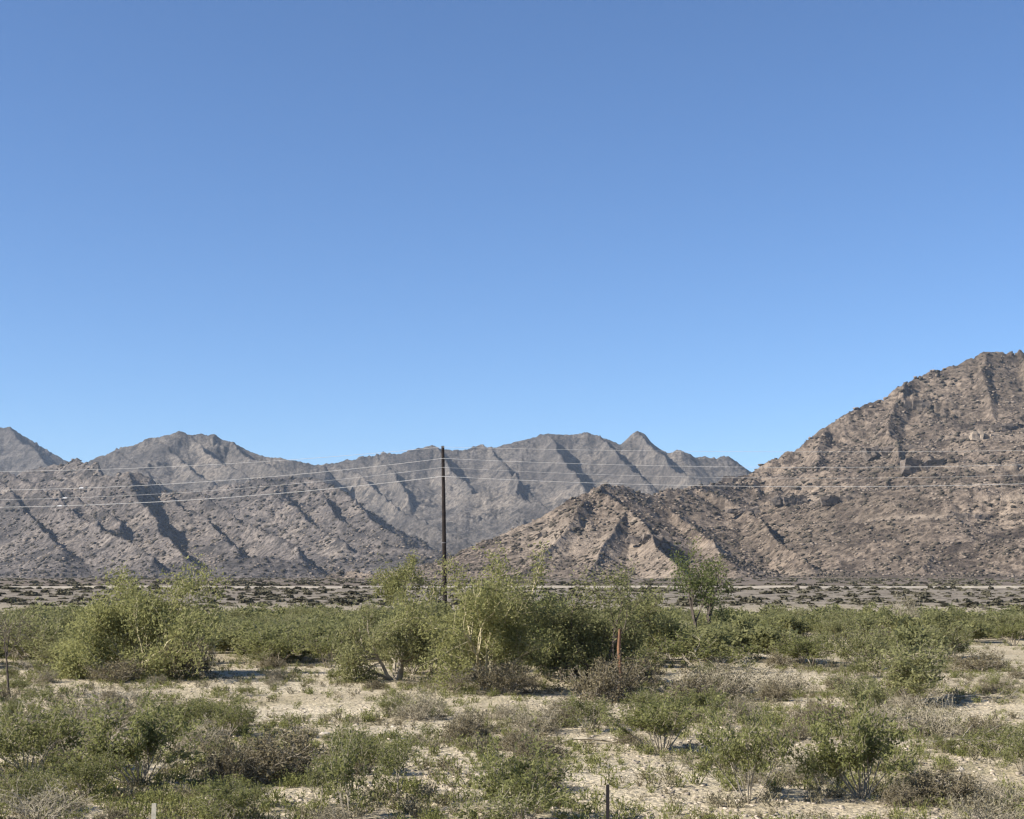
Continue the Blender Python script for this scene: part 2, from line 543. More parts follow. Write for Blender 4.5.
# dead twiggy undergrowth below the central clump
for (px, py, w, h, k, lab) in [
    (608, 702, 74, 44, ('brown', 0), 'dark brown twiggy thicket under the olive central tree'),
    (640, 684, 50, 30, ('brown', 1), 'brown thicket under the light low tree right of the central clump'),
    (505, 694, 60, 34, ('brown', 2), 'brown twiggy thicket at the foot of the tall dense tree'),
    (452, 690, 40, 26, ('grey', 0), 'grey twiggy shrub at the left foot of the tall dense tree'),
    (185, 678, 60, 44, ('brown', 1), 'dark brown brush at the right foot of the broad bushy tree on the left'),
    (120, 680, 60, 22, ('brown', 0), 'low brown brush below the broad bushy tree on the left')]:
    shrub(k, px, py, w, h, lab)

# orange-brown stub in the clump
X, Y, Z = on_ground(620, 697)
mb = MB(); mb.tube([Vector((0, 0, -.1)), Vector((.02, 0, .7)), Vector((-.02, .01, 1.4)), Vector((.01, 0, 1.92))], [.07, .065, .055, .035], 8)
o = add('dead_snag', mb.mesh('dead_snag', M['orange']), None, 'broken orange-brown trunk standing in front of the olive central tree', 'dead trunk'); o.location = (X, Y, Z)

NAMED = [
    # key, px, base py, width px, height px, label
    (('creosote', 0), 522, 822, 112, 84, 'round green bush at the bottom edge, left of the dark fence post'),
    (('creosote', 1), 748, 803, 94, 104, 'upright green bush with bare grey stems fanning from one foot, second from right in front'),
    (('creosote', 2), 862, 798, 108, 100, 'widest green front bush, with a leggy foot and a shadow to its right'),
    (('creosote', 4), 824, 797, 44, 54, 'small leggy green bush hugging the left side of the widest front bush'),
    (('creosote', 3), 1024, 774, 58, 44, 'green bush cut by the right edge of the picture'),
    (('creosote', 2), 660, 752, 98, 60, 'low spreading green bush behind and left of the upright front bush'),
    (('olive', 0), 912, 702, 104, 62, 'broad olive bush right of centre above the widest front bush'),
    (('olive', 1), 868, 720, 50, 44, 'olive bush touching the lower left of the broad olive bush'),
    (('creosote', 2), 140, 786, 120, 92, 'large leafy green bush left of the pale fence post, biggest in the left front'),
    (('creosote', 0), 30, 776, 100, 84, 'dark green bush at the left edge above the pale dead shrub'),
    (('creosote', 3), 85, 800, 70, 50, 'green bush between the pale dead shrub and the pale fence post'),
    (('creosote', 1), 226, 738, 58, 42, 'bright green small bush left of centre above the grey-brown shrub'),
    (('sparse', 0), 348, 818, 56, 88, 'tall thin sapling with few leaves at the bottom edge, left of centre'),
    (('sparse', 1), 395, 800, 46, 70, 'thin grey sapling just right of the tall thin sapling'),
    (('sparse', 2), 318, 806, 34, 52, 'short thin sapling just left of the tall thin sapling'),
    (('dead', 0), 36, 826, 110, 50, 'pale dead shrub filling the bottom left corner'),
    (('dead', 1), 112, 735, 96, 52, 'tangled bleached dead shrub above the large leafy left bush'),
    (('grey', 1), 78, 760, 80, 46, 'bleached grey shrub beside the dark green left edge bush'),
    (('brown', 2), 284, 778, 104, 50, 'grey-brown dry shrub with a dark shadow strip below it, left of centre'),
    (('brown', 0), 232, 785, 62, 44, 'dark dry shrub joined to the left end of the grey-brown shrub'),
    (('grey', 0), 538, 734, 60, 34, 'grey dry shrub in the pale clearing below the central clump'),
    (('brown', 1), 468, 742, 50, 30, 'brown low shrub with a sharp shadow, left in the pale clearing'),
    (('grey', 2), 420, 720, 56, 34, 'grey twiggy shrub left of the pale clearing'),
    (('brown', 0), 562, 722, 34, 24, 'small brown shrub at the right end of the clearing shrubs'),
    (('grey', 1), 720, 700, 84, 44, 'wide pale grey shrub below the slim dark tree'),
    (('grey', 0), 780, 694, 60, 30, 'pale grey shrub right of the wide pale grey shrub'),
    (('brown', 1), 690, 706, 60, 34, 'brown shrub behind the low spreading green bush'),
    (('grey', 2), 930, 735, 74, 40, 'pale grey brush in front of the broad olive bush'),
    (('brown', 2), 985, 737, 52, 20, 'low brown clump on the pale ground near the right edge'),
    (('brown', 0), 945, 802, 84, 34, 'dry brown litter bush right of the widest front bush'),
    (('brown', 1), 902, 805, 50, 24, 'dark dry brush under the right side of the widest front bush'),
    (('grey', 1), 1000, 806, 60, 24, 'low grey brush at the lower right corner'),
    (('brown', 2), 980, 672, 56, 22, 'low brown brush right of the broad olive bush'),
    (('grey', 0), 1000, 690, 50, 18, 'low grey brush at the right edge level with the clump'),
    (('creosote', 1), 330, 668, 60, 40, 'dark-footed green bush at the front of the left scrub band'),
    (('creosote', 0), 275, 664, 80, 44, 'wide dark-footed green bush in the left scrub band behind the bare patch'),
    (('grey', 2), 905, 640, 40, 46, 'tall pale grey bush standing out of the right green scrub band'),
    (('olive', 2), 800, 664, 44, 34, 'dark lone bush in the pale patch right of the slim dark tree'),
    (('creosote', 4), 700, 672, 110, 40, 'long green thicket in front of the slim dark tree'),
    (('olive', 0), 40, 668, 90, 52, 'olive bush left of the broad bushy tree'),
    (('olive', 2), 62, 654, 80, 50, 'olive bush hidden behind the left side of the broad bushy tree'),
    (('grey', 0), 200, 748, 60, 26, 'small grey shrub below the bright green small bush'),
    (('creosote', 3), 180, 735, 60, 40, 'green bush directly above the large leafy left bush'),
    (('sparse', 0), 250, 806, 40, 30, 'tiny thin plant in the shadow strip right of the pale fence post'),
]
for (k, px, py, w, h, lab) in NAMED:
    shrub(k, px, py, w, h, lab)


# ------------------------------------------------------------------ scattered bushes (things that nothing tells apart)
def free(X, Y, rad, keep=.55):
    for (a, b, c) in TAKEN:
        if (a - X) ** 2 + (b - Y) ** 2 < (keep * (c + rad)) ** 2: return False
    return True


def topx(X, Y):
    return CX + FPX * X / Y * (CP + (CP * 0))        # close enough near the ground


# bare patches seen in the photo: (px, py, rx, ry) ellipses on the ground
BARE = [(228, 675, 34, 10), (545, 706, 100, 12), (640, 778, 90, 26), (480, 790, 60, 22), (965, 716, 70, 14), (990, 660, 40, 10),
        (960, 772, 60, 16), (270, 798, 70, 14), (760, 815, 270, 12), (320, 700, 70, 14), (810, 655, 36, 6), (430, 765, 60, 20)]


def inbare(px, py):
    return any(((px - a) / c) ** 2 + ((py - b) / d) ** 2 < 1 for a, b, c, d in BARE)


ZL = lambda px: 'left' if px < 430 else ('right' if px > 725 else 'middle')
BANDLAB = {
    ('left', 0): 'one of the green bushes merging into the left scrub band beyond the broad tree',
    ('middle', 0): 'one of the green bushes in the scrub band behind the central trees',
    ('right', 0): 'one of the green bushes merging into the right scrub band below the far road',
    ('left', 1): 'one of the small dry shrubs dotted on the stony ground at left',
    ('middle', 1): 'one of the small dry shrubs dotted on the clearing in the middle',
    ('right', 1): 'one of the small dry shrubs dotted on the pale ground at right',
    ('left', 2): 'one of the knee-high green bushes on the open ground at left',
    ('middle', 2): 'one of the knee-high green bushes on the open ground in the middle',
    ('right', 2): 'one of the knee-high green bushes on the open ground at right',
}
# green band 55 - 100 m
cnt = 0
for _ in range(2600):
    if cnt >= 150: break
    Y = rnd.uniform(50, 98); X = rnd.uniform(-.37, .37) * Y
    px = CX + FPX * X / Y; py = HOR + FPX * CAMZ / Y
    if px > 735 and Y < 76 and rnd.random() < .85: continue
    if inbare(px, py): continue
    W = rnd.uniform(1.7, 3.1); H = rnd.uniform(1.15, 1.65)
    if not free(X, Y, W / 2, .62): continue
    z = ZL(px)
    k = rnd.choice([('olive', 0), ('olive', 1), ('olive', 2), ('creosote', 0), ('creosote', 2), ('creosote', 3)])
    shrub_at(k, X, Y, gz(X, Y), W, H, BANDLAB[(z, 0)], 'green bushes of the %s scrub band' % z)
    cnt += 1
# open ground shrubs 22 - 60 m
cnt = 0
for _ in range(4000):
    if cnt >= 110: break
    Y = rnd.uniform(19, 60); X = rnd.uniform(-.37, .37) * Y
    px = CX + FPX * X / Y; py = HOR + FPX * CAMZ / Y
    if inbare(px, py): continue
    green = rnd.random() < (.5 if px < 430 else .3)
    W = rnd.uniform(.5, 1.1) if not green else rnd.uniform(.5, 1.2)
    H = W * rnd.uniform(.4, .6) if not green else W * rnd.uniform(.55, .8)
    if not free(X, Y, W / 2, .9): continue
    z = ZL(px)
    if green:
        k = rnd.choice([('creosote', i) for i in range(5)] + [('sparse', 0), ('sparse', 1)])
        lab, grp = BANDLAB[(z, 2)], 'knee-high green bushes on the %s open ground' % z
    else:
        k = rnd.choice([('grey', 0), ('grey', 1), ('brown', 0), ('brown', 1), ('brown', 2)])
        lab, grp = BANDLAB[(z, 1)], 'small dry shrubs on the %s open ground' % z
    shrub_at(k, X, Y, gz(X, Y), W, H, lab, grp)
    cnt += 1


# the thick of the scrub band: one mass
def merged(name, protos, places, mat, kind, label, cat, lod=1.0, rng=nrng):
    V, Q, n0 = [], [], 0
    cache = {}
    for (pk, X, Y, Z, sx, sz, rot) in places:
        if pk not in cache:
            v, q = protos[pk]; cache[pk] = (v, q)
        v, q = cache[pk]
        c, s = math.cos(rot), math.sin(rot)
        w = np.empty_like(v); w[:, 0] = (v[:, 0] * c - v[:, 1] * s) * sx + X
        w[:, 1] = (v[:, 0] * s + v[:, 1] * c) * sx + Y; w[:, 2] = v[:, 2] * sz + Z
        V.append(w); Q.append(q + n0); n0 += len(v)
    o = add(name, mesh_quads(name, np.concatenate(V), np.concatenate(Q), mat), None, label, cat, None, kind)
    return o


LO = {}
for i in range(4):
    p, vq = creosote(300 + i, stems=11, w=1.6, h=1.2, per=9, sig=.07, size=.085)
    LO[i] = (vq[0].astype(np.float32), vq[1].astype(np.int32))
pl = []
for _ in range(6000):
    if len(pl) >= 330: break
    Y = rnd.uniform(58, 104); X = rnd.uniform(-.42, .42) * Y
    px = CX + FPX * X / Y; py = HOR + FPX * CAMZ / Y
    if inbare(px, py) or not free(X, Y, .5, .55): continue
    if perlin(X / 9, Y / 9) < -.38: continue
    if px > 735 and Y < 78 and rnd.random() < .9: continue
    s = rnd.uniform(.75, 1.35)
    pl.append((rnd.randrange(4), X, Y, gz(X, Y), s * rnd.uniform(1, 1.5), s * rnd.uniform(.8, 1.12), rnd.uniform(0, 6.28)))
merged('desert_scrub', LO, pl, M['creo2'], 'stuff', 'olive green scrub filling the band below the far road', 'scrub')

FS = {}
for i in range(6):
    q_ = np.random.default_rng(820 + i)
    c = q_.normal(size=(14, 3)); c /= np.linalg.norm(c, axis=1)[:, None]; c *= .5; c[:, 2] = np.abs(c[:, 2]) * .8
    v, q = leaf_quads(c, .6, q_); v[:, 2] = np.maximum(v[:, 2], -.1)
    FS[i] = (v.astype(np.float32), q.astype(np.int32))
pl = []
for _ in range(2600):
    Y = 330 + 900 * rnd.random() ** 1.2; X = rnd.uniform(-.4, .4) * Y
    if perlin(X / 50 + 8, Y / 90) < rnd.uniform(-.7, .2): continue
    s = rnd.uniform(.7, 1.7)
    pl.append((rnd.randrange(6), X, Y, gz(X, Y), s * 1.3, s * .6, rnd.uniform(0, 6)))
for _ in range(2400):
    Y = 130 + 166 * rnd.random() ** .8; X = rnd.uniform(-.4, .4) * Y
    if perlin(X / 16 + 8, Y / 30) < rnd.uniform(-.7, .3): continue
    s = .3 + .6 * rnd.random() ** 2
    pl.append((rnd.randrange(6), X, Y, gz(X, Y), s * 1.4, s * .55, rnd.uniform(0, 6)))
merged('plain_scrub', FS, pl, M['farleaf'], 'stuff', 'low dark scrub dotting the stony plain around the far road', 'scrub')

# far dark bushes on the rise below the road
FARME = []
for i in range(4):
    rr = np.random.default_rng(700 + i)
    c = rr.normal(size=(150, 3)); c /= np.linalg.norm(c, axis=1)[:, None]
    c *= (.55 + .45 * rr.random(150))[:, None]; c[:, 2] = np.abs(c[:, 2]) * .9; c[:, :2] *= 1.0
    v, q = leaf_quads(c, .42, rr)
    v[:, 2] = np.maximum(v[:, 2], -.05)
    FARME.append(mesh_quads('far_bush', v, q, M['farleaf']))
cnt = 0
spots = []
for _ in range(5000):
    if cnt >= 290: break
    Y = 170 + 125 * rnd.random() ** .8; X = rnd.uniform(-.38, .38) * Y
    if perlin(X / 22 + 4, Y / 22) < -.35: continue
    if any(abs(a - X) < 2.2 and abs(b - Y) < 4 for a, b in spots): continue
    spots.append((X, Y))
    o = add('desert_bush', rnd.choice(FARME), None, 'one of the tiny dark bushes speckling the pale rise below the far road', 'bush', 'dark bushes on the rise below the far road')
    W = .55 + 1.1 * rnd.random() ** 1.6
    o.location = (X, Y, gz(X, Y) - .03); o.scale = (W, W * .9, rnd.uniform(.35, .75)); o.rotation_euler = (0, 0, rnd.uniform(0, 6))
    cnt += 1

# ------------------------------------------------------------------ ground cover
def weed_proto(seed, n=16, h=.22, spread=.14, lsz=.035):
    rr = np.random.default_rng(seed)
    V = []; c = []
    for i in range(n):
        az = rr.uniform(0, 6.28); ti = rr.uniform(.1, 1.1); L = h * rr.uniform(.5, 1.1)
        d = np.array([math.cos(az) * math.sin(ti), math.sin(az) * math.sin(ti), math.cos(ti)])
        b = np.array([rr.normal(0, spread * .4), rr.normal(0, spread * .4), 0])
        s = np.cross(d, rr.normal(size=3)); s /= np.linalg.norm(s); s *= .007
        V += [b - s, b + s, b + d * L + s * .5, b + d * L - s * .5]
        for t in (.55, .8, 1.0): c.append(b + d * L * t + rr.normal(0, .02, 3))
    v1 = np.array(V); q1 = np.arange(len(v1)).reshape(-1, 4)
    v2, q2 = leaf_quads(np.array(c), lsz, rr, .5)
    v = np.concatenate([v1, v2]).astype(np.float32); q = np.concatenate([q1, q2 + len(v1)]).astype(np.int32)
    v[:, 2] = np.maximum(v[:, 2], -.01)
    return v, q


WD = {i: weed_proto(400 + i, n=[12, 16, 20][i % 3]) for i in range(6)}


def scatter(n, y0, y1, smin, smax, thr, wl, px_ok=lambda a, b: True):
    out = []
    while len(out) < n:
        Y = y0 * (y1 / y0) ** rnd.random(); X = rnd.uniform(-.42, .42) * Y
        if float(perlin(X / wl + 40, Y / wl)) < thr + rnd.uniform(-.25, .25): continue
        px = CX + FPX * X / Y; py = HOR + FPX * CAMZ / Y
        if not px_ok(px, py): continue
        s = rnd.uniform(smin, smax)
        out.append((rnd.randrange(6), X, Y, gz(X, Y), s, s * rnd.uniform(.7, 1.2), rnd.uniform(0, 6.28)))
    return out


merged('weeds', WD, scatter(8000, 15.5, 80, .35, 1.1, -.2, 3.5, lambda a, b: not inbare(a, b) or rnd.random() < .38), M['weed'], 'stuff', 'low yellow-green weeds sprouting between the bushes', 'weeds')
merged('dry_grass', WD, scatter(3000, 15.5, 80, .4, 1.2, -.1, 2.5, lambda a, b: not inbare(a, b) or rnd.random() < .2), M['grey'], 'stuff', 'dry bleached grass tufts across the open ground', 'dry grass')
merged('ground_litter', WD, scatter(1700, 15.5, 60, .35, .9, .05, 2.0, lambda a, b: not inbare(a, b) or rnd.random() < .3), M['brown'], 'stuff', 'dark brown plant litter lying across the open ground', 'plant litter')

rr = np.random.default_rng(9)
ST = {}
for i in range(6):
    v = np.array([(x, y, z) for x in (-1, 1) for y in (-1, 1) for z in (-1, 1)], np.float32) * .5
    v += rr.normal(0, .13, v.shape); v[:, 2] *= .55
    q = np.array([(0, 1, 3, 2), (4, 6, 7, 5), (0, 4, 5, 1), (2, 3, 7, 6), (0, 2, 6, 4), (1, 5, 7, 3)], np.int32)
    ST[i] = (v.astype(np.float32), q)
merged('gravel', ST, scatter(8500, 15.5, 60, .018, .075, -.1, 2.2), M['gravel'], 'stuff', 'pale gravel and small stones strewn on the soil', 'gravel')


def rock(px, py, wpx, label, seed, hk=.55, mat='stone'):
    X, Y, Z = on_ground(px, py)
    import bmesh
    bm = bmesh.new(); bmesh.ops.create_icosphere(bm, subdivisions=2, radius=.5)
    r = random.Random(seed); W = wpx * Y / FPX
    off = [rvec(r) for _ in range(5)]
    for v in bm.verts:
        k = 1 + sum(.10 * math.sin(v.co.dot(a) * 4 + a.x) for a in off)
        v.co = Vector((v.co.x * k * W, v.co.y * k * W * .8, max(-.2 * W, v.co.z * k * W * hk)))
    me = bpy.data.meshes.new('rock'); bm.to_mesh(me); bm.free(); me.materials.append(M[mat])
    o = add('rock', me, None, label, 'rock'); o.location = (X, Y, Z + .05 * W)
    return o


rock(961, 770, 8, 'small white stone beside dry litter right of the widest front bush', 1, .9)
rock(325, 734, 12, 'flat pale stone on the open ground left of the clearing', 2, .4)
rock(738, 802, 9, 'pale stone at the foot of the upright green front bush', 3, .5)
rock(104, 722, 8, 'pale stone between the dead shrubs at left', 4, .8)

# fallen dead branches
for (px, py, L, lab, sd) in [(975, 745, 1.7, 'fallen grey branch on the pale ground near the right edge', 51),
                             (985, 700, 1.9, 'long fallen dark branch right of the broad olive bush', 52),
                             (600, 744, 1.5, 'thin fallen branch at the right of the clearing below the central clump', 53)]:
    X, Y, Z = on_ground(px, py); r = random.Random(sd); mb = MB()
    pts = [Vector((-L / 2 + L * i / 6, r.uniform(-.08, .08), .05 + .05 * math.sin(i) + .04 * i / 6)) for i in range(7)]
    mb.tube(pts, [.035 - .004 * i for i in range(7)], 5)
    for j in (2, 3, 4, 5):
        a = pts[j]; d = Vector((r.uniform(.2, .5), r.uniform(-.3, .3), r.uniform(.1, .32)))
        mb.tube([a, a + d * .5 + rvec(r, .02), a + d], [.014, .010, .005], 4)
    o = add('fallen_branch', mb.mesh('fallen_branch', M['deadst' if sd != 52 else 'stem']), None, lab, 'dead branch')
    o.location = (X, Y, Z)

# ------------------------------------------------------------------ fence along the bottom edge
FY = 17.2
fx = lambda px: (px - CX) / FPX * FY / 1.0236
fence = add('wire_fence', None, None, 'low rusty wire fence running along the bottom edge with one pale and one dark post', 'fence')
fence.location = (0, FY, 0)


def tpost(px, top, w, mat, lab):
    mb = MB(); x = fx(px)
    zt = CAMZ + (HOR - top) / FPX * FY
    h = w / 2
    prof = [(-h, -h * .25), (h, -h * .25), (h, h * .25), (h * .25, h * .25), (h * .25, h), (-h * .25, h), (-h * .25, h * .25), (-h, h * .25)]
    n = len(prof)
    for z in (-.3, zt):
        for (a, b) in prof: mb.v.append((x + a + (.01 if z > 0 else 0), b, z))
    for i in range(n): mb.f.append((i, (i + 1) % n, n + (i + 1) % n, n + i))
    mb.f.append(tuple(n + i for i in range(n)))
    add('post', mb.mesh('post', M[mat]), fence, lab)
    return zt


tpost(153, 797, .05, 'wpost', 'pale weathered post')
tpost(607, 779, .038, 'tpost', 'dark steel post')
mb = MB()
tpost(1075, 790, .05, 'tpost', None)
tpost(-310, 790, .05, 'tpost', None)
for z in (.60, .36, .14):
    mb = MB()
    pts = []
    for i in range(41):
        x = -11 + 22 * i / 40
        pts.append(Vector((x, -.02, z + .012 * math.sin(i * .9) + gz(x, FY) * .3)))
    mb.tube(pts, [.0035] * 41, 4)
    for i in range(110):
        x = -11 + .2 * i; k = min(39, int((x + 11) / 22 * 40)); c = pts[k].lerp(pts[k + 1], (x + 11) / 22 * 40 - k)
        mb.tube([c + Vector((-.012, 0, -.018)), c + Vector((.012, 0, .018))], [.002, .002], 3)
    add('wire_strand', mb.mesh('wire_strand', M['rust']), fence)

# ------------------------------------------------------------------ power line
PY_ = 165.0
ATT = [447.5, 459, 468, 477]
up = lambda py: CAMZ + (HOR - py) / FPX * PY_
POLE_H = up(446.5)


def pole(px, label, lean=0.0):
    X = (px - CX) / FPX * PY_
    e = add('utility_pole', None, None, label, 'utility pole', 'utility poles of the power line')
    e.location = (X, PY_, gz(X, PY_)); e.rotation_euler = (0, lean, 0)
    return e


P0 = pole(445.5, 'tall bare dark wooden utility pole standing in the scrub left of centre', R(-1.05))
mb = MB(); mb.tube([Vector((0, 0, -.6)), Vector((0, 0, 5)), Vector((.02, 0, 11)), Vector((0, 0, POLE_H))], [.26, .24, .205, .17], 12)
sh = add('shaft', mb.mesh('shaft', M['pole']), P0)
ins = []
for py in ATT:
    mb = MB(); z = up(py) - .05
    mb.tube([Vector((.1, 0, z)), Vector((.1, -.28, z)), ], [.03, .03], 6)
    for k in range(3): mb.tube([Vector((.1, -.2 - .035 * k, z)), Vector((.1, -.225 - .035 * k, z))], [.075, .05], 8)
    add('insulator', mb.mesh('insulator', M['insul']), P0)
mb = MB(); mb.tube([Vector((0, 0, POLE_H - 10.6 - .1)), Vector((0, 0, POLE_H - 10.6))], [.285, .285], 12)
add('band', mb.mesh('band', M['insul']), P0)
WIRELAB = ['topmost pale wire, tied at the tip of the utility pole', 'second pale wire from the top of the utility pole',
           'third pale wire down the utility pole, fainter than the rest', 'lowest and brightest pale wire on the utility pole']
LEFTPX, RIGHTPX = -556, 1198
Xp, XL, XR = [(p - CX) / FPX * PY_ for p in (442.5, LEFTPX, RIGHTPX)]
SL = [2.75, 3.55, 3.6, 3.45]; SR = [.55, 1.0, 1.2, 1.15]
for i, py in enumerate(ATT):
    w = add('power_line', None, None, WIRELAB[i], 'wire', 'wires of the power line')
    z0 = up(py); w.location = (Xp, PY_ - .3, z0)
    mb = MB(); pts = []
    for k in range(49):
        t = k / 48; pts.append(Vector(((XL - Xp) * (1 - t), 0, -4 * SL[i] * t * (1 - t))))
    for k in range(1, 41):
        t = k / 40; pts.append(Vector(((XR - Xp) * t, 0, -4 * SR[i] * t * (1 - t))))
    rd = [.018, .022, .015, .028][i]
    mb.tube(pts, [rd] * 49 + [rd * .75] * (len(pts) - 49), 5)
    add('conductor', mb.mesh('conductor', M['wire']), w)
    mk = {1: 82, 2: 66, 3: 61}.get(i)
    if mk is not None:
        xm = (mk - CX) / FPX * PY_ - Xp; t = 1 - xm / (XL - Xp); zz = -4 * SL[i] * t * (1 - t)
        sl = -4 * SL[i] * (1 - 2 * t) * -1 / (XL - Xp)
        m2 = MB(); m2.tube([Vector((xm - .25, 0, zz - .25 * sl)), Vector((xm - .2, 0, zz - .2 * sl)), Vector((xm + .2, 0, zz + .2 * sl)), Vector((xm + .25, 0, zz + .25 * sl))], [.03, .06, .06, .03], 8)
        add('wire_sleeve', m2.mesh('wire_sleeve', M['porc']), w)

# ------------------------------------------------------------------ ground sheet
fine = np.linspace(R(-30), R(30), 520)
coarse = np.linspace(R(30), R(330), 60)[1:-1]
th = np.concatenate([fine, coarse]); nth = len(th)
rad = np.concatenate([np.array([1.0, 4, 8]), np.geomspace(12, 400, 420), np.geomspace(410, 15000, 40)])
TH, RA = np.meshgrid(th, rad)
gx, gy = RA * np.sin(TH), RA * np.cos(TH)
gzv = ground_np(gx, gy)
gv = np.stack([gx, gy, gzv], -1).reshape(-1, 3)
nr = len(rad)
i = np.arange(nr - 1)[:, None]; j = np.arange(nth)[None, :]; jn = (j + 1) % nth
gq = np.stack([i * nth + j, (i + 1) * nth + j, (i + 1) * nth + jn, i * nth + jn], -1).reshape(-1, 4)
cen = np.array([[0, 0, float(ground_np(np.array([0.]), np.array([0.]))[0])]])
me = mesh_quads('ground', gv, gq[:, ::-1], M['soil'], True)
g = add('ground', me, None, 'pale desert soil', None, None, 'structure')

# pale road on top of the rise
mb = MB(); xs = np.linspace(-400, 400, 161)
v = []
for x in xs:
    yb = 299 + 1.5 * math.sin(x / 70)
    for dy in (0, 7):
        v.append((x, yb + dy, gz(float(x), yb + dy) + .36 + .16 * math.sin(x / 23 + 2 * math.sin(x / 9)) * (dy == 0)))
for x in xs:      # skirts down into the ground so the road has thickness
    yb = 299 + 1.5 * math.sin(x / 70)
    for dy in (-1.6, 8.6):
        v.append((x, yb + dy, gz(float(x), yb + dy) - .1))
n = len(xs); f = []
for k in range(n - 1):
    f.append((2 * k, 2 * k + 2, 2 * k + 3, 2 * k + 1))
    f.append((2 * n + 2 * k, 2 * n + 2 * k + 2, 2 * k + 2, 2 * k))
    f.append((2 * k + 1, 2 * k + 3, 2 * n + 2 * k + 3, 2 * n + 2 * k + 1))
add('road', mesh_py('road', v, f, M['road']), None, 'pale gravel road', None, None, 'structure')


# ------------------------------------------------------------------ mountains
def heightfield(ridges, X, Y, k=.6, c=.18, lam=90., gamp=.55, seed=0, auto=None, warp=40.):
    X0, Y0 = X, Y
    wx = warp * fbm(X / 260 + seed, Y / 260, 3); wy = warp * fbm(X / 260 + 50 + seed, Y / 260 + 9, 3)
    X = (X + wx).astype(np.float32); Y = ((Y + wy) * AY).astype(np.float32)
    h = np.full(X.shape, -3., np.float32)
    r = random.Random(seed)
    segs = []
    for rg in ridges:
        kr = k
        own = isinstance(rg, tuple)
        if own: rg, kr = rg
        pts = [world(*p[:3]) for p in rg]
        pts = [(p[0], p[1] * AY, p[2] - float(rise_np(p[0], p[1])) - .6) for p in pts]
        kk = kr; s0 = r.uniform(0, 500)
        for a, b in zip(pts[:-1], pts[1:]):
            L = math.hypot(b[0] - a[0], b[1] - a[1]); segs.append((a, b, s0, L, kk)); s0 += L
        if auto and not own:
            sp, lf = auto
            for a, b in zip(pts[:-1], pts[1:]):
                L = math.hypot(b[0] - a[0], b[1] - a[1]); n = int(L / sp + r.random())
                for _ in range(n):
                    t = r.random(); p = [a[q] + (b[q] - a[q]) * t for q in range(3)]
                    ux, uy = (b[0] - a[0]) / max(L, 1), (b[1] - a[1]) / max(L, 1)
                    an = r.uniform(.15, 1.15) if r.random() < .8 else r.uniform(-.7, 0); nx, ny = math.sin(an), -math.cos(an)
                    H = max(5, p[2]); LL = H / k * r.uniform(.5, 1.0) * lf
                    q1 = p[:2] + [H * .95]
                    m = (p[0] + nx * LL * .5 + r.uniform(-.1, .1) * LL, p[1] + ny * LL * .5, H * r.uniform(.52, .66))
                    e = (p[0] + nx * LL, p[1] + ny * LL, H * r.uniform(.16, .3))
                    s1 = r.uniform(0, 900)
                    segs.append((tuple(q1), m, s1, LL * .5, k)); segs.append((m, e, s1 + LL * .5, LL * .5, k))
    for (a, b, s0, L, kk) in segs:
        Hm = max(a[2], b[2]); reach = Hm / kk * 3.6 + 60
        x0, x1 = min(a[0], b[0]) - reach, max(a[0], b[0]) + reach; y0, y1 = min(a[1], b[1]) - reach, max(a[1], b[1]) + reach
        idx = np.nonzero((X > x0) & (X < x1) & (Y > y0) & (Y < y1))
        if len(idx[0]) == 0: continue
        x = X[idx]; y = Y[idx]
        dx, dy = b[0] - a[0], b[1] - a[1]; LL2 = max(1e-3, dx * dx + dy * dy)
        t = np.clip(((x - a[0]) * dx + (y - a[1]) * dy) / LL2, 0, 1)
        d = np.hypot(x - a[0] - t * dx, y - a[1] - t * dy)
        H = np.maximum(4., a[2] + (b[2] - a[2]) * t)
        # side offset gives the two flanks different gullies
        sgn = np.sign((x - a[0]) * dy - (y - a[1]) * dx)
        ss = s0 + t * L + sgn * 300
        gl = np.abs(perlin(ss / lam, d / (lam * 3.2))) * 1.6 + .5 * np.abs(perlin(ss / lam * 2.3 + 7, d / (lam * 1.8)))
        d = d * (1 + gamp * (gl - .42) * np.minimum(1, d / 30))
        hh = H * (.13 * np.exp(-6 * kk * d / H) + .87 * np.maximum(0, 1 - d * kk / (1.9 * H)) ** 1.3)
        h[idx] = np.maximum(h[idx], hh)
    env = np.clip(h / 110, 0, 1) ** .8
    # crag detail
    X0 = X0.astype(np.float32); Y0 = Y0.astype(np.float32)
    rg = 0; am = 1
    for o, wl in enumerate((110, 52, 25, 12, 6.5)):
        rg = rg + am * (.5 - np.abs(perlin(X0 / wl + 13 * o + seed, Y0 / wl + 3 * o))); am *= .68
    out = np.maximum(0, perlin(X0 / 75 + 31, Y0 / 75 + seed) - .12) * np.abs(perlin(X0 / 16 + 2, Y0 / 16)) * 30
    h = h + env * (rg - .55) * CRAG + env * out
    return h


CRAG = 11.0
AY = .6


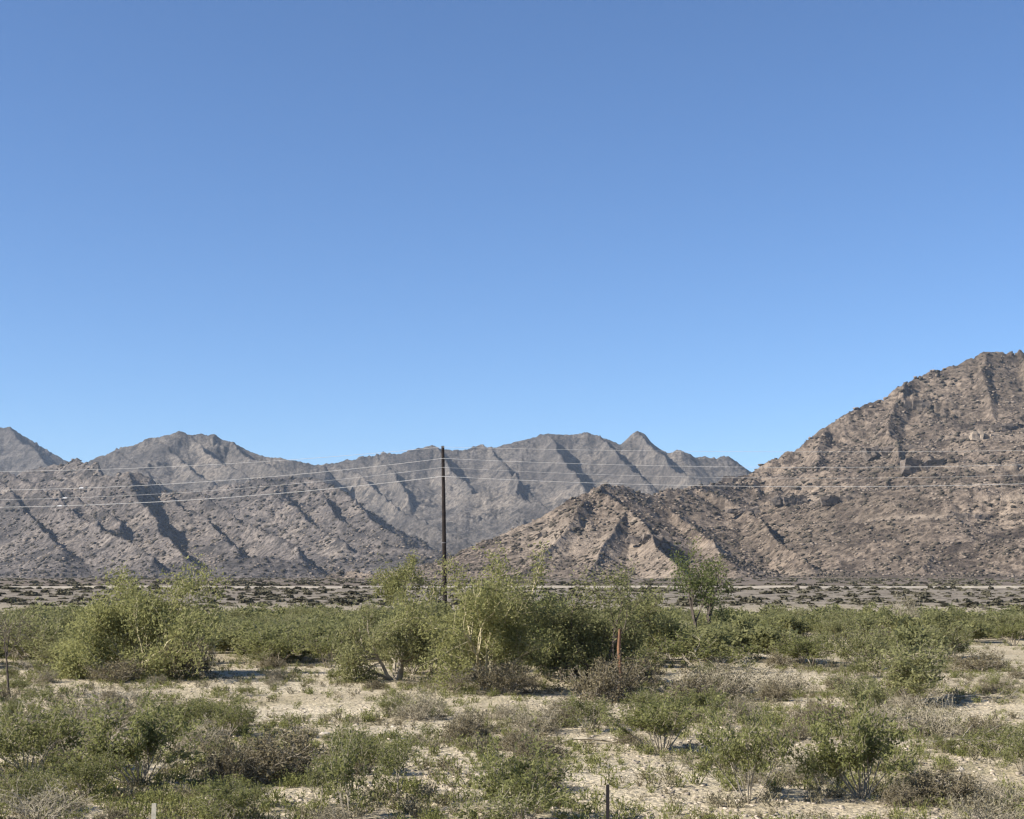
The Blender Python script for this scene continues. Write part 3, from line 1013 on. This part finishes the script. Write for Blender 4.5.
def terrain(name, ridges, y0, y1, rows, cols, mat, label, pale=(), amax=26, **kw):
    global CRAG
    CRAG = kw.pop('crag', 11.0)
    tx = np.tan(np.linspace(R(-amax), R(amax), cols)); yy = np.geomspace(y0, y1, rows)
    TX, YY = np.meshgrid(tx, yy)
    X, Y = TX * YY, YY
    h = heightfield(ridges, X, Y, **kw)
    h = np.maximum(h, -3.)
    h = h * sstep(y0, y0 * 1.4, Y) - 1.5 * (1 - sstep(y0, y0 * 1.4, Y))
    z = np.where(h < 1.0, np.maximum(h, -6), h)
    v = np.stack([X, Y, z + .6 + rise_np(X, Y)], -1).reshape(-1, 3)
    ii = np.arange(rows - 1)[:, None]; jj = np.arange(cols - 1)[None, :]
    q = np.stack([ii * cols + jj, ii * cols + jj + 1, (ii + 1) * cols + jj + 1, (ii + 1) * cols + jj], -1)
    zz = (z[:-1, :-1] > -5) | (z[1:, 1:] > -5) | (z[1:, :-1] > -5) | (z[:-1, 1:] > -5)
    q = q[zz].reshape(-1, 4)
    used = np.zeros(len(v), bool); used[q.ravel()] = True
    remap = np.cumsum(used) - 1
    v2 = v[used]; q = remap[q]
    me = mesh_quads(name, v2, q, M[mat], True)
    at = me.attributes.new('pale', 'FLOAT', 'POINT')
    w = np.zeros(len(v2), np.float32)
    for (px, py, dep, rx, rz) in pale:
        P = world(px, py, dep); s = dep / FPX
        w = np.maximum(w, np.exp(-(((v2[:, 0] - P[0]) / (rx * s)) ** 2 + ((v2[:, 2] - P[2]) / (rz * s)) ** 2)) * (np.abs(v2[:, 1] - dep) < 260))
    at.data.foreach_set('value', w.astype(np.float32))
    add(name, me, None, label, None, None, 'structure')
    return v2, tx, yy, z + .6 + rise_np(X, Y)


C_CREST = [(310, 466), (340, 463), (365, 458), (400, 452), (420, 447), (442, 447), (465, 450), (490, 447), (515, 442), (528, 437), (540, 433), (560, 435),
           (575, 434), (585, 431), (597, 434), (610, 440), (622, 442), (632, 434), (640, 430), (650, 435), (662, 445), (675, 453), (687, 449), (700, 456), (715, 458), (727, 457), (740, 466), (752, 474), (800, 490)]
D_CREST = [(60, 475), (90, 460), (110, 452), (130, 444), (150, 438), (165, 433), (172, 430), (182, 434), (195, 433), (210, 434), (225, 441), (245, 449), (260, 454), (280, 459), (300, 462), (320, 466)]
B_CREST = [(-140, 455), (-60, 440), (-10, 427), (8, 426), (25, 436), (45, 450), (62, 460), (90, 475)]
FAR = [[(a, b, 4000) for a, b in C_CREST], [(a, b, 3800) for a, b in D_CREST], [(a, b, 4700) for a, b in B_CREST],
       ([(182, 434, 3800), (212, 454, 3640), (248, 477, 3430), (300, 500, 3150)], 1.5), [(150, 438, 3800), (184, 462, 3600), (214, 480, 3400)],
       ([(228, 442, 3800), (256, 460, 3650), (286, 476, 3480)], 1.45), [(110, 452, 3800), (138, 468, 3600), (160, 482, 3400)],
       ([(340, 463, 4000), (362, 480, 3800), (392, 504, 3550), (432, 528, 3200)], 1.5), ([(376, 456, 4000), (394, 475, 3800), (409, 497, 3550)], 1.5),
       [(440, 447, 4000), (460, 474, 3720), (476, 502, 3420)], [(490, 447, 4000), (512, 472, 3700), (526, 500, 3380)], [(540, 433, 4000), (564, 460, 3700), (584, 485, 3420)],
       [(597, 434, 4000), (620, 458, 3740), (642, 482, 3480)], ([(640, 431, 4000), (668, 458, 3700), (692, 482, 3400)], 1.4), [(465, 495, 3300), (492, 490, 3300), (530, 500, 3200), (560, 515, 3050)],
       [(420, 520, 3000), (440, 515, 3000), (470, 530, 2900)], [(8, 426, 4700), (30, 450, 4500), (60, 478, 4250)]]
terrain('mountains', FAR, 2300, 5600, 430, 1150, 'far', 'far grey jagged mountain range', k=1.02, c=.15, lam=170., gamp=.24, seed=3, auto=(420, .7), warp=22., crag=9.0)

LEFT = [([(10, 473, 2480), (30, 482, 2400), (58, 500, 2260), (80, 520, 2120)], 1.5), ([(75, 458, 2700), (98, 474, 2600), (118, 492, 2480)], 1.4), ([(322, 480, 2780), (345, 494, 2680), (372, 512, 2560)], 1.5), ([(206, 497, 2350), (236, 520, 2230), (272, 541, 2080)], 1.5),
        [(-80, 470, 2500), (0, 474, 2500), (15, 473, 2480), (40, 483, 2450), (62, 492, 2400)],
        [(20, 472, 2700), (62, 463, 2700), (75, 457, 2700), (95, 470, 2600), (112, 480, 2500)],
        ([(100, 479, 2400), (130, 470, 2400), (150, 478, 2400), (165, 491, 2400), (200, 493, 2350), (215, 502, 2300), (235, 517, 2200), (276, 537, 2050), (300, 553, 1950)], 1.35),
        [(130, 470, 2400), (138, 500, 2250), (162, 530, 2050), (190, 556, 1850)],
        ([(62, 490, 2400), (60, 510, 2200), (93, 523, 2080), (126, 540, 1950), (158, 558, 1800)], 1.4),
        [(62, 492, 2400), (93, 503, 2250), (120, 527, 2080)],
        [(0, 474, 2500), (22, 510, 2250), (62, 545, 1950)],
        [(165, 491, 2400), (204, 522, 2200), (240, 550, 1950)],
        [(190, 497, 2900), (230, 485, 2850), (265, 479, 2800), (310, 478, 2800), (322, 480, 2780), (342, 492, 2700), (365, 509, 2580), (402, 540, 2350)],
        [(265, 479, 2800), (300, 513, 2550), (342, 544, 2300)], [(300, 478, 2800), (335, 512, 2550), (385, 548, 2250)],
        [(335, 562, 2000), (370, 545, 2050), (420, 548, 2000), (470, 562, 1950)],
        [(225, 560, 1800), (260, 556, 1800), (300, 562, 1800)]]
left_v, _, _, _ = terrain('foothills', LEFT, 1150, 3300, 420, 1150, 'foot', 'grey brown rocky foothills', k=.98, c=.15, lam=110., gamp=.26, seed=8, auto=(260, .6), warp=15., crag=8.5)

NEAR = [[(690, 556, 1640), (725, 508, 1690), (752, 474, 1750), (770, 464, 1765), (790, 452, 1780), (812, 436, 1790), (830, 424, 1800), (850, 413, 1810), (880, 399, 1830), (905, 383, 1850), (920, 376, 1870), (945, 371, 1880), (985, 354, 1900), (1024, 357, 1900), (1120, 380, 1900), (1300, 430, 1900)],
        [(905, 383, 1850), (885, 430, 1670), (880, 480, 1480), (868, 545, 1250)],
        [(985, 354, 1900), (1000, 420, 1660), (985, 478, 1440), (945, 528, 1240), (915, 566, 1080)],
        [(830, 424, 1800), (815, 470, 1620), (800, 512, 1470)],
        [(1024, 357, 1900), (1065, 450, 1500), (1045, 540, 1170)],
        ([(470, 561, 1250), (520, 531, 1280), (560, 504, 1300), (585, 491, 1310), (606, 484, 1320), (650, 491, 1380), (700, 488, 1470), (745, 480, 1580), (760, 486, 1640)], .8),
        ([(600, 482, 1300), (584, 493, 1235), (616, 510, 1180), (640, 526, 1130), (672, 548, 1050), (700, 568, 980)], 1.0),
        ([(584, 496, 1235), (548, 540, 1120), (522, 572, 1030)], .75), ([(616, 512, 1180), (600, 550, 1060), (590, 575, 980)], .75),
        ([(690, 488, 1450), (750, 519, 1330), (784, 540, 1230), (812, 564, 1120)], 1.1),
        [(655, 502, 1370), (690, 530, 1210), (720, 546, 1110), (758, 564, 1010)],
        [(935, 530, 1180), (958, 516, 1190), (985, 527, 1180)],
        [(340, 577, 1050), (356, 571, 1060), (385, 577, 1050)]]
PALE = [(560, 540, 1120, 45, 26), (620, 550, 1060, 40, 24), (985, 437, 1600, 16, 7), (968, 470, 1480, 22, 6), (930, 492, 1420, 26, 5), (700, 545, 1130, 50, 3), (735, 552, 1080, 26, 3), (655, 575, 990, 60, 7), (790, 573, 1050, 60, 4),
        (605, 545, 1080, 40, 10), (735, 585, 990, 40, 6), (800, 500, 1480, 20, 4), (635, 520, 1140, 12, 4), (356, 572, 1050, 30, 6), (900, 520, 1300, 30, 3), (985, 505, 1340, 30, 4)]
near_v, NTX, NYY, NZ = terrain('hills', NEAR, 480, 2300, 560, 1250, 'hill', 'brown rocky hill and its foothill', PALE, k=.86, c=.14, lam=75., gamp=.3, seed=21, auto=(200, .7), warp=17., crag=7.5)

# scrub and boulders dotted over the near hill: one uncountable mass
rr = np.random.default_rng(77)
BL = {}
for i in range(6):
    v = np.array([(x, y, z) for x in (-1, 1) for y in (-1, 1) for z in (-1, 1)], np.float32) * .5
    v += rr.normal(0, .16, v.shape); q = ST[0][1]
    BL[i] = (v.astype(np.float32), q)
def dots(vv, n, zmin, smin, smax, wl):
    sel = vv[(vv[:, 2] > zmin) & (np.abs(vv[:, 0]) < vv[:, 1] * .40)]
    sel = sel[rr.integers(0, len(sel), n)]
    sel = sel[perlin(sel[:, 0] / wl, sel[:, 1] / wl) > -.25]
    sz = (smin + (smax - smin) * rr.random(len(sel)) ** 2.2) * sel[:, 1] / FPX
    return [(int(a), p[0], p[1], p[2] + .12 * q, q * 1.25, q * .7, rot) for a, p, q, rot in zip(rr.integers(0, 6, len(sel)), sel, sz, rr.uniform(0, 6.28, len(sel)))]


merged('hillside_scrub', BL, dots(near_v, 15000, 4.0, .9, 3.4, 60) + dots(left_v, 10000, 4, .9, 3.2, 90), M['hillscrub'], 'stuff', 'dark scrub and dark boulders dotted over the hillsides', 'scrub')
merged('hillside_boulders', BL, dots(near_v, 13000, 4.0, .8, 2.6, 45) + dots(left_v, 6000, 4, .8, 2.4, 80), M['boulder'], 'stuff', 'pale boulders strewn over the hillsides', 'boulders')


# bare rock outcrops standing on the near hill
def hill_hit(px, py):
    """where the sight line of a photo pixel meets the near hill (used to stand a rock on the slope)"""
    P = world(px, py, 1.0); ci = int(np.argmin(np.abs(NTX - P[0]))); tz = P[2] - CAMZ
    k = np.nonzero(NZ[:, ci] - CAMZ > tz * NYY)[0]
    k = k[0] if len(k) else len(NYY) - 1
    return float(NTX[ci] * NYY[k]), float(NYY[k]), float(NZ[k, ci])


def outcrop(px, py, wpx, hpx, label, seed, mat):
    import bmesh
    X, Y, Z = hill_hit(px, py)
    W, H = wpx * Y / FPX, hpx * Y / FPX
    bm = bmesh.new(); r = random.Random(seed)
    nq = max(3, int(wpx / 6))
    for q in range(nq):
        c = Vector(((q / (nq - 1) - .5) * .85 * W, r.uniform(-.15, .25) * W, r.uniform(-.1, .12) * H)); sz = H * r.uniform(.5, 1.1)
        res = bmesh.ops.create_cube(bm, size=1.0)
        tl = r.uniform(-.4, .4)
        for v in res['verts']:
            k = Vector((v.co.x * max(sz, 1.5 * W / nq) * r.uniform(.9, 1.4), v.co.y * sz * r.uniform(.7, 1.3), v.co.z * sz * r.uniform(.8, 1.25)))
            k.x, k.z = k.x * math.cos(tl) - k.z * math.sin(tl), k.x * math.sin(tl) + k.z * math.cos(tl)
            v.co = c + k + rvec(r, sz * .08)
    bmesh.ops.subdivide_edges(bm, edges=bm.edges[:], cuts=2, use_grid_fill=True)
    for v in bm.verts: v.co += rvec(r, H * .05)
    me = bpy.data.meshes.new('rock_outcrop'); bm.to_mesh(me); bm.free(); me.materials.append(M[mat])
    o = add('rock_outcrop', me, None, label, 'rock outcrop'); o.location = (X, Y, Z)


for i, (px, py, w, h, lab, mt) in enumerate([
        (887, 456, 44, 15, 'largest dark jagged outcrop halfway up the right hill', 'crag'),
        (922, 470, 26, 14, 'dark blocky outcrop just right of the largest jagged outcrop', 'crag'),
        (916, 408, 16, 9, 'small dark outcrop high on the right hill below the skyline', 'crag'),
        (845, 501, 44, 8, 'long low dark ledge low on the right hill', 'crag'),
        (788, 505, 30, 9, 'dark ledge at the left foot of the right hill', 'crag'),
        (737, 481, 22, 7, 'dark block on the skyline saddle left of the right hill', 'crag'),
        (742, 512, 26, 7, 'dark ledge below the skyline saddle', 'crag'),
        (985, 437, 24, 8, 'pale cream outcrop high at the right edge of the hill', 'palecrag'),
        (1005, 428, 22, 7, 'grey outcrop above and right of the pale cream outcrop', 'crag'),
        (968, 518, 36, 9, 'dark knob low on the right hill near the right edge', 'crag'),
        (648, 540, 34, 9, 'dark rocks on the shaded flank of the central foothill', 'crag'),
        (545, 535, 24, 6, 'small rocks on the sunny left flank of the central foothill', 'palecrag')]):
    outcrop(px, py, w, h, lab, 60 + i, mt)

# ------------------------------------------------------------------ air
HAZE = 0.000034
if HAZE:
    hv = [(-16000, -16000, -8), (16000, -16000, -8), (16000, 16000, -8), (-16000, 16000, -8), (-16000, -16000, 520), (16000, -16000, 520), (16000, 16000, 520), (-16000, 16000, 520)]
    m, nt, ns, lk = newmat('desert_air')
    pv = N(nt, 'ShaderNodeVolumePrincipled'); pv.inputs['Density'].default_value = HAZE
    pv.inputs['Color'].default_value = (.68, .82, 1, 1); pv.inputs['Anisotropy'].default_value = .1
    o = N(nt, 'ShaderNodeOutputMaterial'); lk.new(pv.outputs[0], o.inputs['Volume'])
    hq = [(0, 3, 2, 1), (4, 5, 6, 7), (0, 1, 5, 4), (1, 2, 6, 5), (2, 3, 7, 6), (3, 0, 4, 7)]
    add('haze', mesh_py('haze', hv, hq, m), None, 'thin bluish desert haze', None, None, 'stuff')
SUN_EL, SUN_AZ = R(35), R(-108)      # azimuth from +Y (view direction) clockwise: from the left, a little behind
# ------------------------------------------------------------------ light, sky, camera
w = bpy.data.worlds.new('World'); sc.world = w; w.use_nodes = True
nt = w.node_tree; nt.nodes.clear()
sky = nt.nodes.new('ShaderNodeTexSky'); sky.sky_type = 'NISHITA'; sky.sun_disc = False
sky.sun_elevation = SUN_EL; sky.sun_rotation = SUN_AZ
sky.air_density = .86; sky.dust_density = .15; sky.ozone_density = 7.8; sky.altitude = 600
bg = nt.nodes.new('ShaderNodeBackground'); bg.inputs[1].default_value = .071
out = nt.nodes.new('ShaderNodeOutputWorld')
nt.links.new(sky.outputs[0], bg.inputs[0]); nt.links.new(bg.outputs[0], out.inputs[0])
sd = bpy.data.lights.new('sun', 'SUN'); sd.energy = 4.6; sd.angle = R(.5); sd.color = (1, .94, .85)
so = bpy.data.objects.new('sun', sd); COL.objects.link(so)
dirv = Vector((math.sin(SUN_AZ) * math.cos(SUN_EL), math.cos(SUN_AZ) * math.cos(SUN_EL), math.sin(SUN_EL)))
so.rotation_euler = dirv.to_track_quat('Z', 'Y').to_euler(); so.location = (-30, -10, 40)

cam = bpy.data.cameras.new('camera'); co = bpy.data.objects.new('camera', cam); COL.objects.link(co)
co.location = (0, 0, CAMZ); co.rotation_euler = (math.pi / 2 + PITCH, 0, 0)
cam.sensor_width = 36; cam.lens = FPX / 1024 * 36; cam.clip_start = .1; cam.clip_end = 40000
sc.camera = co
sc.render.resolution_x, sc.render.resolution_y = 1024, 819
vs = sc.view_settings; vs.view_transform = 'Standard'; vs.look = 'None'; vs.gamma = 1; vs.exposure = 1.15; vs.use_curve_mapping = False
sc.render.engine = 'CYCLES'
cy = sc.cycles
cy.max_bounces = 5; cy.diffuse_bounces = 3; cy.transmission_bounces = 3; cy.volume_bounces = 1; cy.transparent_max_bounces = 8
cy.use_denoising = True
cy.pixel_filter_type = 'BLACKMAN_HARRIS'; cy.filter_width = 1.35
